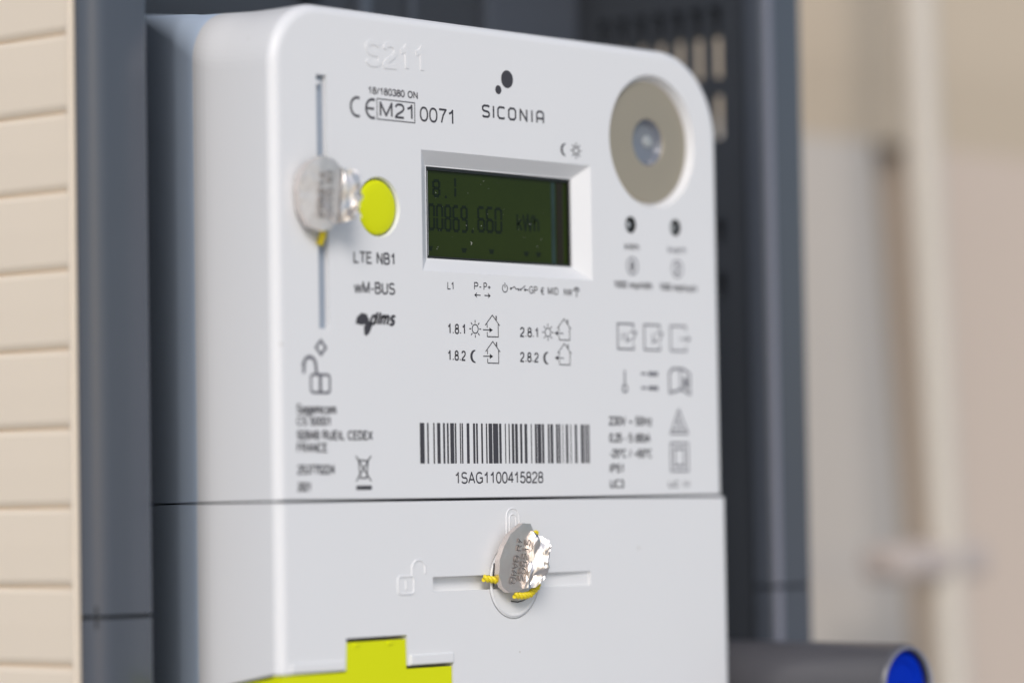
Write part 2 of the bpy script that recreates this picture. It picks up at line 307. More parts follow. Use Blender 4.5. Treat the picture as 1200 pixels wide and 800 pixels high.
# ------------------------------------------------------------------ the electricity meter
mt = thing('electricity_meter', 'white wall mounted electricity meter with display, barcode and round optical port', 'electricity meter')
# the housing behind the cover: (depth, inset of the sides, corner radius factor, rise of the top)
TAPER = [(10.0, 0, 1, 0), (13.0, 0, .99, .02), (15.0, 0, .97, .06), (16.5, .02, .95, .12), (18.0, .1, .93, .2), (19.5, .32, .9, .28), (21.0, .68, .87, .38), (22.5, 1.2, .84, .5), (24.0, 1.95, .8, .62), (26.0, 3.05, .75, .8),
         (30.0, 5.3, .66, 1.25), (33.0, 7.0, .6, 1.6), (34.5, 7.9, .57, 1.85), (36.0, 8.85, .54, 2.1), (38.0, 10.15, .5, 2.4), (71.0, 32.2, .1, 7.4)]
def shell(x0, x1, z0, z1, y0, y1, R, rl, rr, rbot, bl=0, seg=12, nc=16, tiny=.12, rear=False):
    """box with rounded corners; front fillet R on the sides and top; the edge at z0 (or z1 when rl==0) only broken by `tiny`"""
    bm = bmesh.new(); rings = []
    def outline(o, tp, rf=1, up=0):
        ox = o; P = []
        zt = z1 - (o if rl else o * tiny) + (up if rl else 0); zb = z0 + (o * tiny if rl else o)
        def corner(cx, cz, r, a0):
            if r <= 0: return [(cx, cz)]
            return [(cx + r * math.cos(math.radians(a0 + 90 * i / nc)), cz + r * math.sin(math.radians(a0 + 90 * i / nc))) for i in range(nc + 1)]
        rL = max(rl * rf - o, .5) if rl else 0; rR = max(rr * rf - o, .5) if rr else 0
        P += corner(x1 - ox - tp - rR, zt - rR, rR, 0) if rR else [(x1 - ox - tp, zt)]
        P += corner(x0 + ox + tp + rL, zt - rL, rL, 90) if rL else [(x0 + ox + tp, zt)]
        P += [(x0 + ox + tp, zb), (x1 - ox - tp, zb)]
        return P
    lev = [(0, *q) for q in TAPER[::-1] if q[0] >= 22.5] if rear else [(0, *q) for q in TAPER[7::-1]] + [(R * (1 - math.cos(a)), y0 + R * (1 - math.sin(a)), 0, 1, 0) for a in [math.pi / 2 * i / seg for i in range(seg + 1)]]
    for o, y, tp, rf, up_ in lev: rings.append([bm.verts.new((x, y, z)) for x, z in outline(o, tp, rf, up_)])
    n = len(rings[0])
    for a, b in zip(rings, rings[1:]):
        for i in range(n): bm.faces.new((a[i], b[i], b[(i + 1) % n], a[(i + 1) % n]))
    bm.faces.new(rings[0]); bm.faces.new(rings[-1]); return bm
up = obj('upper_cover', shell(1.9, 132.0, .2, 91.75, 0, 71, 2.0, 12, 17.5, 0), WHITE, mt)
for z0, z1, xl, xr, r1, r2 in ((.2, 91.75, 1.9, 132.0, 12, 17.5), (-75, -.2, 1.7, 132.9, 0, 0)):
    bm = shell(xl, xr, z0, z1, 0, 71, 2.0, r1, r2, 0, rear=True); bmesh.ops.translate(bm, vec=(0, .03, 0), verts=bm.verts[:])
    o = obj('rear_housing', bm, PALEBLUE, mt, 40); o['label'] = 'pale blue grey housing narrowing towards the wall'
cuts = []
bm = bmesh.new(); box(bm, 13.1, 15.8, -1, 4.0, 31.7, 78.6, .0); cuts.append(bm)
bm = bmesh.new(); lathe(bm, 29.35, 54.9, [(5.75, -1), (5.75, 0), (5.45, .5), (5.45, 1.6)], 64, True, True); cuts.append(bm)
def frustum(bm, f, b, yf, yb):
    A = [bm.verts.new((x, yf, z)) for x, z in ((f[0], f[2]), (f[1], f[2]), (f[1], f[3]), (f[0], f[3]))]
    B = [bm.verts.new((x, yb, z)) for x, z in ((b[0], b[2]), (b[1], b[2]), (b[1], b[3]), (b[0], b[3]))]
    bm.faces.new(A); bm.faces.new(B)
    for i in range(4): bm.faces.new((A[i], B[i], B[(i + 1) % 4], A[(i + 1) % 4]))
bm = bmesh.new(); k = .5 / 2.2; frustum(bm, (41.1 - 3.4 * k, 90.8 + 3.4 * k, 43.4 - 2.5 * k, 66.5 + 2.6 * k), (44.5, 87.4, 45.9, 63.9), -.5, 2.2); cuts.append(bm)
bm = bmesh.new(); box(bm, 44.75, 87.15, 1.5, 6, 46.1, 63.7); cuts.append(bm)
bm = bmesh.new(); lathe(bm, 110.5, 72.6, [(13.95, -.5), (12.9, 1.7)], 96, True, True); cuts.append(bm)
bm = bmesh.new(); lathe(bm, 110.5, 72.6, [(5.2, .8), (5.2, 4.5)], 48, True, True); cuts.append(bm)
for cx, cz in ((103.1, 55.2), (117.5, 55.3)):
    bm = bmesh.new(); lathe(bm, cx, cz, [(1.75, -1), (1.75, 3)], 32, True, True); cuts.append(bm)
boolean(up, cuts)
lo = obj('lower_cover', shell(1.7, 132.9, -75, -.2, -.3, 71, 2.0, 0, 0, 0), WHITE, mt)
cuts = []
bm = bmesh.new()                                    # sealing slot: deep at the left, ramping up towards the right end
A = [(42.3, -1), (42.3, 1.5), (66, 1.5), (88.3, .15), (88.3, -1)]
a = [bm.verts.new((x, y, -17.4)) for x, y in A]; b = [bm.verts.new((x, y, -14.6)) for x, y in A]
bm.faces.new(a); bm.faces.new(b)
for i in range(5): bm.faces.new((a[i], b[i], b[(i + 1) % 5], a[(i + 1) % 5]))
cuts.append(bm)
bm = bmesh.new(); lathe(bm, 65.3, -16.0, [(7.05, -1), (7.35, -1), (7.35, .25), (7.05, .25), (7.05, -1)], 80); cuts.append(bm)
bm = bmesh.new()
prism(bm, [(8.01, -90), (47.6, -90), (47.6, -31.0), (35.1, -31.0), (35.0, -25.2), (18.7, -25.3), (18.5, -31.2), (8.01, -31.2)], -3, 18); cuts.append(bm)
bm = bmesh.new(); A = [(-3, -31.2), (2, -31.2), (18, -34.0), (18, -90), (-3, -90)]
a = [bm.verts.new((-3, y, z)) for y, z in A]; b = [bm.verts.new((8.02, y, z)) for y, z in A]
bm.faces.new(a); bm.faces.new(b)
for i in range(5): bm.faces.new((a[i], b[i], b[(i + 1) % 5], a[(i + 1) % 5]))
cuts.append(bm); boolean(lo, cuts)
# lips above the opening
bm = bmesh.new(); box(bm, 35.6, 47.5, -.75, .2, -30.9, -29.0, .25); box(bm, 4.2, 18.2, -.65, .2, -31.1, -29.3, .25); obj('opening_lip', bm, WHITE, mt)
# lime green terminal clip in the opening
bm = bmesh.new(); prism(bm, [(2.0, -80), (47.3, -80), (47.3, -31.6), (34.85, -31.6), (34.7, -26.0), (18.95, -26.1), (18.8, -31.5), (2.0, -31.5)], -.1, 2)
o = obj('terminal_clip', bm, LIME, mt); o['label'] = 'lime green clip with raised tab'
bm = bmesh.new(); A = [(2.05, -31.9), (17.6, -34.4), (17.6, -80), (2.05, -80)]
a = [bm.verts.new((2.0, y, z)) for y, z in A]; b = [bm.verts.new((6, y, z)) for y, z in A]; bm.faces.new(a); bm.faces.new(b)
for i in range(4): bm.faces.new((a[i], b[i], b[(i + 1) % 4], a[(i + 1) % 4]))
obj('clip_side', bm, LIME, o)
bm = bmesh.new()
for x in (21.5, 30.5): box(bm, x - .7, x + .7, -.35, .1, -27.0, -26.15, .2)
obj('clip_nib', bm, LIME, o)
bm = bmesh.new(); prism_z(bm, [(3.6, 1.2), (130.2, 1.2), (131.3, 17), (131, 20), (124.5, 32), (100, 68), (34, 68), (9.5, 32), (3, 20), (2.7, 17)], -.19, .19); obj('seam_gasket', bm, DARK, mt)
# lime push button
bm = bmesh.new(); lathe(bm, 29.35, 54.9, [(.01, .22), (3, .24), (4.4, .32), (5.0, .5), (5.2, .8), (5.2, 1.55)], 64); obj('push_button', bm, LIME, mt, 50)
# display
dp = bpy.data.objects.new('display', None)
bm = bmesh.new(); box(bm, 44.8, 87.1, 3.0, 4.2, 46.15, 63.65); dp = obj('display', bm, GLASS, mt); dp['label'] = 'dark green liquid crystal display'
bm = bmesh.new()                                    # black mask around the glass
for a in ((44.8, 45.25, 46.15, 63.65), (86.65, 87.1, 46.15, 63.65), (45.25, 86.65, 46.15, 46.55), (45.25, 86.65, 63.1, 63.65)): box(bm, a[0], a[1], 2.5, 2.995, a[2], a[3])
obj('display_mask', bm, BLACK, dp)
bm = bmesh.new(); box(bm, 83.5, 85.4, 2.9, 2.995, 46.6, 63.0); obj('polariser_edge', bm, BROWNG, dp)  # bezel wall's reflection painted as a brown and a teal band
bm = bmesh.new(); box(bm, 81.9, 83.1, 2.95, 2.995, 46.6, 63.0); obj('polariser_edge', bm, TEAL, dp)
bm = bmesh.new(); box(bm, 45.5, 45.58, 2.6, 2.99, 46.7, 62.9); obj('glass_edge', bm, EDGEREFLECTION, dp)  # pale line painted for the reflection at the display edge
SEGS = {'0': 'abcdef', '1': 'bc', '2': 'abged', '3': 'abgcd', '4': 'fgbc', '5': 'afgcd', '6': 'afgedc', '7': 'abc', '8': 'abcdefg', '9': 'abcdfg'}
def digit(bm, ch, x, z, w, h, y=2.985, t=.6):
    Q = {'a': [(x, z + h), (x + w, z + h)], 'g': [(x, z + h / 2), (x + w, z + h / 2)], 'd': [(x, z), (x + w, z)],
         'f': [(x, z + h / 2), (x, z + h)], 'e': [(x, z), (x, z + h / 2)], 'b': [(x + w, z + h / 2), (x + w, z + h)], 'c': [(x + w, z), (x + w, z + h / 2)]}
    for s in SEGS[ch]:
        a, b = map(Vector, Q[s]); d = (b - a).normalized() * .12; stroke(bm, [a + d, b - d], t, y=y)
bm = bmesh.new()
digit(bm, '8', 47.6, 58.3, 1.7, 2.9); disc(bm, 51.1, 58.2, .32, y=2.985); digit(bm, '1', 51.9, 58.3, 1.9, 3.8)
for i, ch in enumerate('00869'): digit(bm, ch, 46.2 + i * 2.32, 51.8, 1.5, 4.7)
disc(bm, 58.6, 51.9, .36, y=2.985)
for i, ch in enumerate('660'): digit(bm, ch, 60.3 + i * 2.5, 52.1, 1.7, 4.6)
put_text(bm, 'kWh', 71.5, 56.2, 78.3, 52.6, y=2.985)
for x, z in ((46.4, 48.1), (56.1, 48.1), (64.0, 48.2), (74.3, 48.2), (77.9, 48.2)): poly(bm, [(x - .8, z + .45), (x + .8, z + .45), (x + .5, z - .45), (x - .5, z - .45)], y=2.985)
flat('display_digits', bm, SEG, dp)
bm = bmesh.new()
for i in range(30):
    r = random.choice((.035, .045, .05, .085)); x, z = random.uniform(46, 84), random.uniform(47, 62.5); disc(bm, x, z, r, r * random.uniform(.6, 1), y=2.97, n=6)
stroke(bm, [(58.0, 49.9), (58.3, 49.6), (58.1, 49.3)], .12, y=2.97)
o = flat('dust_speck', bm, DUST, dp); o['kind'] = 'stuff'
# optical port
port = bpy.data.objects.new('optical_port', None)
bm = bmesh.new(); lathe(bm, 110.5, 72.6, [(4.75, 3.0), (4.75, 1.35), (4.95, 1.2), (12.3, 1.2), (12.55, 1.35), (12.55, 1.75)], 96)
port = obj('optical_port', bm, STEEL, mt, 30); port['label'] = 'round taupe steel ring of the optical port'
bm = bmesh.new(); lathe(bm, 110.5, 72.6, [(4.72, 1.4), (3.9, 2.6), (.01, 2.75)], 64); obj('port_window', bm, LENS, port, 30)
bm = bmesh.new(); lathe(bm, 112.0, 72.9, [(.01, 2.2), (1.1, 2.25), (1.4, 2.7)], 24); obj('port_sensor', bm, LED, port, 50)
bm = bmesh.new(); box(bm, 97, 124, 3.0, 6, 59, 86); bm.free()
for cx, cz in ((103.1, 55.2), (117.5, 55.3)):
    bm = bmesh.new(); lathe(bm, cx, cz, [(1.2, .9), (1.2, .15), (1.45, .05), (1.72, .1), (1.72, 2.9)], 32); i = obj('indicator_light', bm, BLACK, mt, 40)
    bm = bmesh.new(); lathe(bm, cx, cz, [(.01, .25), (.5, .35), (.85, .7), (.98, 1.2), (1.2, 1.3)], 24); obj('light_lens', bm, LED, i, 50)
# vertical slot floor: its shade is put into a blue grey strip
bm = bmesh.new(); box(bm, 13.13, 15.77, 1.1, 3.9, 31.75, 78.55); obj('slot_strip', bm, SLOTSHADE, mt)
bm = bmesh.new(); box(bm, 13.0, 14.3, .0, 1.2, 76.8, 77.5, .2); obj('slot_catch', bm, WHITE, mt)

# ---- raised mouldings
def raised(name, lines, R=.22, y=-.3):
    bm = bmesh.new()
    for L in lines: tube(bm, [(x, y + .05, z) for x, z in L], R, 8)
    return obj(name, bm, WHITE, mt, 60)
def rrect(x0, z0, x1, z1, r=.7):
    P = []
    for cx, cz, a in ((x1 - r, z1 - r, 0), (x0 + r, z1 - r, 90), (x0 + r, z0 + r, 180), (x1 - r, z0 + r, 270)): P += arc(cx, cz, r, r, a, a + 90, 4)
    return P + [P[0]]
raised('padlock_relief', [[(63.4, -7), (63.4, -3.6)] + arc(65.25, -3.6, 1.85, 1.75, 180, 0, 12) + [(67.1, -7)], [(64.3, -7), (64.3, -3.9)] + arc(65.25, -3.9, .95, .9, 180, 0, 10) + [(66.2, -7)]], .2)
raised('padlock_relief', [rrect(32.7, -17.6, 37.1, -14.3), [(36.6, -14.2), (36.6, -12.9)] + arc(38.4, -12.9, 1.8, 1.6, 180, 0, 12) + [(40.2, -13.9)], [(34.9, -15.1), (34.9, -16.8)]], .24)
bm = bmesh.new(); lathe(bm, 65.3, -16.0, [(6.3, -.28), (6.45, -.5), (6.8, -.5), (6.95, -.28)], 80); obj('seal_knob_rim', bm, WHITE, mt, 60)
# faint moulded type name
bm = bmesh.new()
put_text(bm, 'S211', 26.2, 86.3, 42.2, 81.2, y=-.14, wd=.95)
bmesh.ops.remove_doubles(bm, verts=bm.verts[:], dist=1e-5)
ex = bmesh.ops.extrude_face_region(bm, geom=bm.faces[:])
for g_ in ex['geom']:
    if isinstance(g_, bmesh.types.BMVert): g_.co.y += .16
flat('moulded_lettering', bm, WHITE, mt)

# ---- print
text('approval_number', '18/180380 ON', 26.9, 77.45, 40.4, 76.05, mt, off=.012)
bm = bmesh.new(); stroke(bm, arc(23.9, 73.35, 1.75, 1.75, 70, 290), .5); stroke(bm, arc(28.6 - .6, 73.3, 1.75, 1.75, 70, 290), .5); stroke(bm, [(26.3, 73.3), (28.4, 73.3)], .45); flat('conformity_mark', bm, INK, mt)
bm = bmesh.new(); put_text(bm, 'M21', 29.9, 74.85, 38.9, 71.95, off=.004); stroke(bm, [(29.2, 75.3), (39.5, 75.25), (39.5, 71.45), (29.2, 71.45)], .2, True); flat('metrology_mark', bm, INK, mt)
text('notified_body_number', '0071', 40.9, 74.75, 50.3, 71.85, mt)
bm = bmesh.new(); disc(bm, 66.0, 81.9, 1.75); disc(bm, 63.4, 79.65, .88); flat('logo_dots', bm, INK, mt)
# stroked logo lettering SICONIA
def logo(x0, z0, w, h, wd=.42):
    bm = bmesh.new(); u = w / 7.25; g = u * .78; b = .35
    def X(i): return x0 + [0, 1.16, 1.72, 2.95, 4.27, 5.55, 6.18][i] * u * 1.015
    def L(i, pts): stroke(bm, [(X(i) + px * g, z0 + pz * h) for px, pz in pts], wd)
    L(0, [(1, .9), (.85, 1), (.25, 1), (.03, .88), (.03, .65), (.2, .54), (.8, .46), (.97, .34), (.97, .12), (.78, 0), (.15, 0), (0, .1)])
    L(1, [(.1, -.04), (.1, 1.04)])
    L(2, [(1, .92), (.85, 1), (.25, 1), (.03, .8), (.03, .2), (.25, 0), (.85, 0), (1, .08)])
    stroke(bm, [(X(3) + px * g, z0 + pz * h) for px, pz in [(.25, 1), (.8, 1), (1.03, .8), (1.03, .2), (.8, 0), (.25, 0), (.02, .2), (.02, .8)]], wd, True)
    L(4, [(.02, -.04), (.02, 1.0), (.98, 0), (.98, 1.04)]); L(5, [(.1, -.04), (.1, 1.04)])
    L(6, [(.02, -.04), (.02, .8), (.25, 1), (.78, 1), (1.0, .8), (1.0, -.04)]); L(6, [(.02, .36), (1.0, .36)])
    flat('logo_lettering', bm, INK, mt)
logo(58.7, 74.1, 18.4, 2.15)
def moon(bm, cx, cz, r, k=.62): 
    A = arc(cx + r * .5, cz, r, r, 75, 285, 16); B = arc(cx + r * .95, cz, r * .95, r * .88, 250, 110, 12); poly(bm, A + B)
def sunic(bm, cx, cz, r, wd=.22):
    stroke(bm, arc(cx, cz, r, r, 0, 345, 23), wd, True)
    for k in range(8):
        a = math.radians(45 * k); stroke(bm, [(cx + (r + .3) * math.cos(a), cz + (r + .3) * math.sin(a)), (cx + (r + .85) * math.cos(a), cz + (r + .85) * math.sin(a))], wd)
def house(bm, cx, zb, s=1, inn=True):
    stroke(bm, [(cx - 1.45, zb), (cx + 1.75, zb), (cx + 1.75, zb + 2.5)], .2); stroke(bm, [(cx - 1.45, zb), (cx - 1.45, zb + .9)], .2); stroke(bm, [(cx - 1.45, zb + 1.7), (cx - 1.45, zb + 2.5)], .2)
    stroke(bm, [(cx - 2.0, zb + 2.2), (cx + .1, zb + 4.2), (cx + 2.2, zb + 2.2)], .2); stroke(bm, [(cx + 1.2, zb + 3.2), (cx + 1.2, zb + 4.1)], .35)
    z = zb + 1.3
    stroke(bm, [(cx - 2.7, z), (cx - .1, z)], .2)
    if inn: poly(bm, [(cx - .8, z + .5), (cx + .15, z), (cx - .8, z - .5)])
    else: poly(bm, [(cx - 1.8, z + .5), (cx - 2.85, z), (cx - 1.8, z - .5)])
bm = bmesh.new(); moon(bm, 82.3, 69.2, 1.25); sunic(bm, 86.4, 69.2, .75, .3); flat('day_night_symbol', bm, INK, mt)
for s, x0, x1, z1, z0, sy, inn in (('1.8.1', 47.8, 52.7, 33.6, 31.6, 's', True), ('1.8.2', 47.7, 52.8, 28.5, 26.5, 'm', True), ('2.8.1', 68.6, 73.9, 33.5, 31.5, 's', False), ('2.8.2', 68.5, 74.0, 28.6, 26.6, 'm', False)):
    text('tariff_code', s, x0, z1, x1, z0, mt, off=.006)
    bm = bmesh.new(); cx = 55.6 if x0 < 60 else 76.9; cz = (z0 + z1) / 2 + .15
    (sunic(bm, cx, cz, .85) if sy == 's' else moon(bm, cx - .9, cz - .2, 1.25)); flat('sun_symbol' if sy == 's' else 'moon_symbol', bm, INK, mt)
    bm = bmesh.new(); house(bm, (60.5 if x0 < 60 else 81.7), z0 - .25, 1, inn); flat('house_symbol', bm, INK, mt)
text('status_lettering', 'L1', 47.9, 41.6, 49.6, 40.1, mt)
bm = bmesh.new(); put_text(bm, 'P-', 55.5, 41.8, 57.6, 40.3); put_text(bm, 'P+', 58.2, 41.8, 60.3, 40.3)
stroke(bm, [(55.7, 39.3), (57.3, 39.3)], .2); poly(bm, [(56.3, 39.85), (55.5, 39.3), (56.3, 38.75), (56.05, 39.3)]); stroke(bm, [(58.4, 39.3), (60, 39.3)], .2); poly(bm, [(59.4, 39.85), (60.2, 39.3), (59.4, 38.75), (59.65, 39.3)]); flat('power_arrow_symbol', bm, INK, mt)
bm = bmesh.new(); stroke(bm, arc(64.4, 40.9, .75, .75, 120, 420, 18), .2); stroke(bm, [(64.4, 41), (64.4, 42.0)], .2)
disc(bm, 66.1, 40.9, .25, n=10); stroke(bm, [(66.1, 40.9), (67.2, 41.3), (67.6, 40.9), (68.3, 40.9)], .2); disc(bm, 68.4, 40.8, .25, n=10)
disc(bm, 69.0, 40.8, .25, n=10); stroke(bm, [(69, 40.8), (70.4, 41.6)], .2); stroke(bm, [(70, 40.8), (71.3, 40.8)], .2); disc(bm, 70.3, 40.8, .28, n=10); flat('switch_symbol', bm, INK, mt)
bm = bmesh.new(); put_text(bm, 'GP', 71.5, 41.6, 74.0, 40.1); put_text(bm, '€', 74.9, 41.5, 76.0, 40.0); put_text(bm, 'MID', 77.1, 41.6, 80.2, 40.1); put_text(bm, 'NW', 81.9, 41.5, 84.5, 40.1); flat('status_lettering', bm, INK, mt)
bm = bmesh.new(); stroke(bm, arc(85.8, 41.2, .75, .6, 200, -20, 10), .25); stroke(bm, arc(85.8, 41.2, .35, .3, 200, -20, 8), .2); stroke(bm, [(85.8, 41.2), (85.8, 39.9)], .3); flat('antenna_symbol', bm, INK, mt)
BARS = [(39.59, 40.43), (40.43, 40.86), (41.6, 42.03), (43.31, 43.69), (44.38, 45.29), (46.04, 46.58), (47.12, 47.61), (48.04, 49.12), (49.34, 49.77), (50.75, 51.07), (51.29, 51.67), (52.71, 53.47), (54.51, 55.11), (55.39, 55.88), (56.82, 57.31), (58.2, 58.58), (58.97, 60.02), (60.24, 61.74), (62.02, 62.69), (63.7, 63.98), (64.76, 65.1), (65.71, 66.39), (66.67, 67.46), (68.13, 68.76), (69.43, 70.23), (71.31, 71.59), (72.5, 73.13), (73.3, 74.39), (74.61, 75.25), (76.34, 76.85), (77.14, 77.95), (78.81, 79.4), (79.6, 80.14), (80.78, 81.0), (81.77, 82.47), (83.17, 83.45), (84.51, 85.21), (86.33, 87.21), (87.5, 87.9), (88.1, 88.45), (88.62, 88.98)]
bm = bmesh.new()
for a, b in BARS: poly(bm, [(a, 6.85), (b, 6.85), (b, 14.55), (a, 14.55)])
flat('barcode', bm, INK, mt)
text('serial_number', '1SAG1100415828', 49.3, 5.25, 74.8, 2.95, mt)
text('network_lettering', 'LTE NB1', 22.3, 46.4, 33.3, 44.1, mt, off=.006); text('network_lettering', 'wM-BUS', 22.3, 40.8, 33.4, 38.5, mt, off=.006)
bm = bmesh.new(); put_text(bm, 'dlms', 26.4, 35.4, 33.5, 32.6, off=.02, shear=.3)
poly(bm, [(22.6, 32.9), (23.0, 34.1), (24.2, 34.9), (25.6, 34.7), (26.3, 33.6), (25.4, 32.9), (24.2, 32.6)])
poly(bm, [(24.9, 30.9), (24.8, 32.4), (25.8, 33.3), (26.8, 33.4), (26.9, 32.3), (26.3, 31.2), (25.4, 30.6)]); flat('protocol_logo', bm, INK, mt)
bm = bmesh.new(); stroke(bm, [(13.4, 29.5), (14.7, 28.2), (13.4, 26.9), (12.1, 28.2)], .55, True)
stroke(bm, [(8.9, 23.4), (8.9, 24.9)] + arc(10.45, 24.9, 1.55, 1.5, 180, 0, 12) + [(12.2, 23.3)], .7); stroke(bm, rrect(10.7, 19.9, 15.6, 23.2, .6)[:-1], .5, True); stroke(bm, [(13.15, 20.0), (13.15, 23.0)], .75); flat('padlock_symbol', bm, INKL, mt)
for s, x1, z1, z0 in (('Sagemcom', 17.2, 17.8, 15.9), ('CS 50001', 15.6, 15.5, 13.8), ('92848 RUEIL CEDEX', 26.8, 13.0, 11.2), ('FRANCE', 14.8, 10.7, 8.9), ('253770224', 16.7, 6.7, 4.9), ('2021', 10.2, 3.5, 1.8)):
    text('maker_address' if z1 > 8 else 'part_number', s, 6.9, z1, x1, z0, mt, off=.014)
bm = bmesh.new(); stroke(bm, [(22.9, 7.5), (25.4, 7.4), (25.0, 4.2), (23.3, 4.2)], .3, True); stroke(bm, [(22.2, 8.3), (26.2, 3.6)], .3); stroke(bm, [(26.2, 8.3), (22.2, 3.6)], .3); poly(bm, [(22.2, 2.0), (26.3, 2.0), (26.3, 2.8), (22.2, 2.8)]); flat('waste_bin_symbol', bm, INK, mt)
for cx, a, b, c in ((103.3, 'kWh', '8', '1000 imp/kWh'), (117.8, 'kvarh', '2', '1000 imp/kvarh')):
    w2 = 2.3 if cx < 110 else 2.9
    text('pulse_lettering', a, cx - w2, 51.5, cx + w2, 50.0, mt, off=.01, material=INK if cx < 110 else INKL)
    bm = bmesh.new(); stroke(bm, arc(cx, 46.8, 1.75, 1.75, 0, 348, 30), .3, True); put_text(bm, b, cx - .7, 47.9, cx + .7, 45.7, off=.02); flat('circled_number', bm, INKL, mt)
    text('pulse_lettering', c, cx - 5.9, 43.7, cx + 6.3, 42.2, mt, off=.012)
for x, mt_ in ((98.3, INK), (106.7, INKL), (115.2, INKL)):
    bm = bmesh.new(); stroke(bm, [(x + 5.0, 34.0), (x + 5.0, 35.0), (x, 35.0), (x, 29.9), (x + 5.0, 29.9), (x + 5.0, 30.9)], .38)
    if x < 100: stroke(bm, [(x + 1.5, 33.2), (x + 1.5, 31.6)], .35)
    if x < 110: stroke(bm, [(x + 2.8, 33.2), (x + 2.8, 31.4), (x + 4.0, 32.0)], .35); stroke(bm, [(x + 3.9, 33.4), (x + 5.9, 33.4), (x + 4.6, 31.4)], .35)
    else: stroke(bm, [(x + 3.0, 32.4), (x + 6.3, 32.4)], .3); poly(bm, [(x + 5.4, 33.0), (x + 6.6, 32.4), (x + 5.4, 31.8)])
    flat('terminal_symbol', bm, INKL, mt)
bm = bmesh.new(); stroke(bm, [(100.3, 25.6), (100.3, 22.6)], .45); stroke(bm, arc(100.3, 21.9, .75, .75, 90, 430, 12), .4); flat('thermometer_symbol', bm, INKL, mt)
bm = bmesh.new()
for z in (25.0, 22.1):
    stroke(bm, [(105.5, z), (107.1, z)], .5); stroke(bm, [(107.7, z), (110.9, z)], .85)
flat('connection_symbol', bm, INKL, mt)
bm = bmesh.new(); stroke(bm, [(114.6, 25.3), (115.6, 26.2), (119.0, 26.2), (121.2, 25.2), (121.2, 21.0), (118.5, 22.0), (114.6, 21.2)], .5, True); stroke(bm, [(118.2, 26.0), (118.2, 22.0)], .4); poly(bm, [(119.1, 24.4), (120.5, 24.4), (120.5, 22.3), (119.1, 22.3)]); flat('manual_symbol', bm, INKL, mt)
for s, x1, z1, z0 in (('230V ~ 50Hz', 108.7, 16.3, 14.4), ('0,25 - 5 (80)A', 108.1, 12.9, 11.0), ('-25°C / +60°C', 108.5, 9.7, 7.9), ('IP51', 99.4, 6.7, 4.9), ('UC3', 99.5, 3.6, 1.8)): text('rating_lettering', s, 95.1, z1, x1, z0, mt, off=.014)
bm = bmesh.new(); stroke(bm, [(117.4, 17.8), (120.2, 12.9), (114.7, 12.9)], .4, True); stroke(bm, [(117.4, 16.3), (117.0, 15.0), (117.8, 15.0), (117.4, 13.6)], .4); stroke(bm, [(115.4, 13.7), (119.5, 13.7)], .3); flat('warning_triangle', bm, INKL, mt)
bm = bmesh.new(); stroke(bm, [(114.6, 10.9), (120.2, 10.9), (120.2, 5.2), (114.6, 5.2)], .4, True); stroke(bm, [(115.8, 9.8), (119, 9.8), (119, 6.3), (115.8, 6.3)], .45, True); flat('double_square_symbol', bm, INKL, mt)
text('rating_lettering', 'UC III', 113.7, 3.2, 120.4, 1.8, mt, off=.012)

# ------------------------------------------------------------------ crimped metal seals with their wires
def slide(p, y):                                   # move a point along the line of sight it was measured on
    d = y - p[1]; return (p[0] + (p[0] + 443) / 454 * d, y, p[2] + (p[2] + 1.6) / 454 * d)
def ramp(pts, xa, ya, xb, yb):                     # lay an outline on a leaning plane, y linear in x
    return [slide(p, ya + (yb - ya) * (p[0] - xa) / (xb - xa)) for p in pts]
def seal(name, label, leaf, boxp, thick, seed, rows_, crumple, leaf_material):
    t = thing(name, label, 'seal')
    def sheet(pts, amp, sd, cuts, dome, freq, thick=thick):
        bm = bmesh.new(); c = Vector((0, 0, 0)); V = [bm.verts.new(p) for p in pts]
        for v in V: c += v.co
        c /= len(V); cv = bm.verts.new(c); rmax = max((v.co - c).length for v in V)
        for i in range(len(V)): bm.faces.new((cv, V[i], V[(i + 1) % len(V)]))
        bmesh.ops.subdivide_edges(bm, edges=bm.edges[:], cuts=cuts, use_grid_fill=True)
        for v in bm.verts:
            p = v.co * freq + Vector((sd, 0, 0)); q = v.co * freq * 2.7 + Vector((sd, 5, 0)); r = (v.co - c).length / rmax
            f = (abs(noise.noise(p)) - .2) * amp + (abs(noise.noise(q)) - .2) * amp * .4
            v.co.y -= f + dome * max(0, 1 - r * r); v.co.x += noise.noise(q + Vector((0, 9, 0))) * amp * .25; v.co.z += noise.noise(q + Vector((7, 0, 0))) * amp * .25
        ext = bmesh.ops.extrude_face_region(bm, geom=bm.faces[:])
        for g in ext['geom']:
            if isinstance(g, bmesh.types.BMVert): g.co.y += thick
        return bm
    l = obj('seal_leaf', sheet(leaf, .14, seed, 5, .25, .5), leaf_material, t, 50)
    obj('crimped_block', sheet(boxp, crumple, seed + 3, 7, .5, .30, thick + .9), FOIL2, t, 30)
    for s, o, uu, ln, h in rows_:
        o = Vector(o); uu = Vector(uu).normalized(); nn = Vector((-.2, -.98, 0)).normalized(); vv = nn.cross(uu).normalized()
        if vv.x > 0: vv = -vv
        bm = bmesh.new(); put_text(bm, s, 0, h, ln, 0, wd=.22, place=lambda X, Z: o + uu * X + vv * Z); obj('embossed_lettering', bm, STAMP, l)
    return t
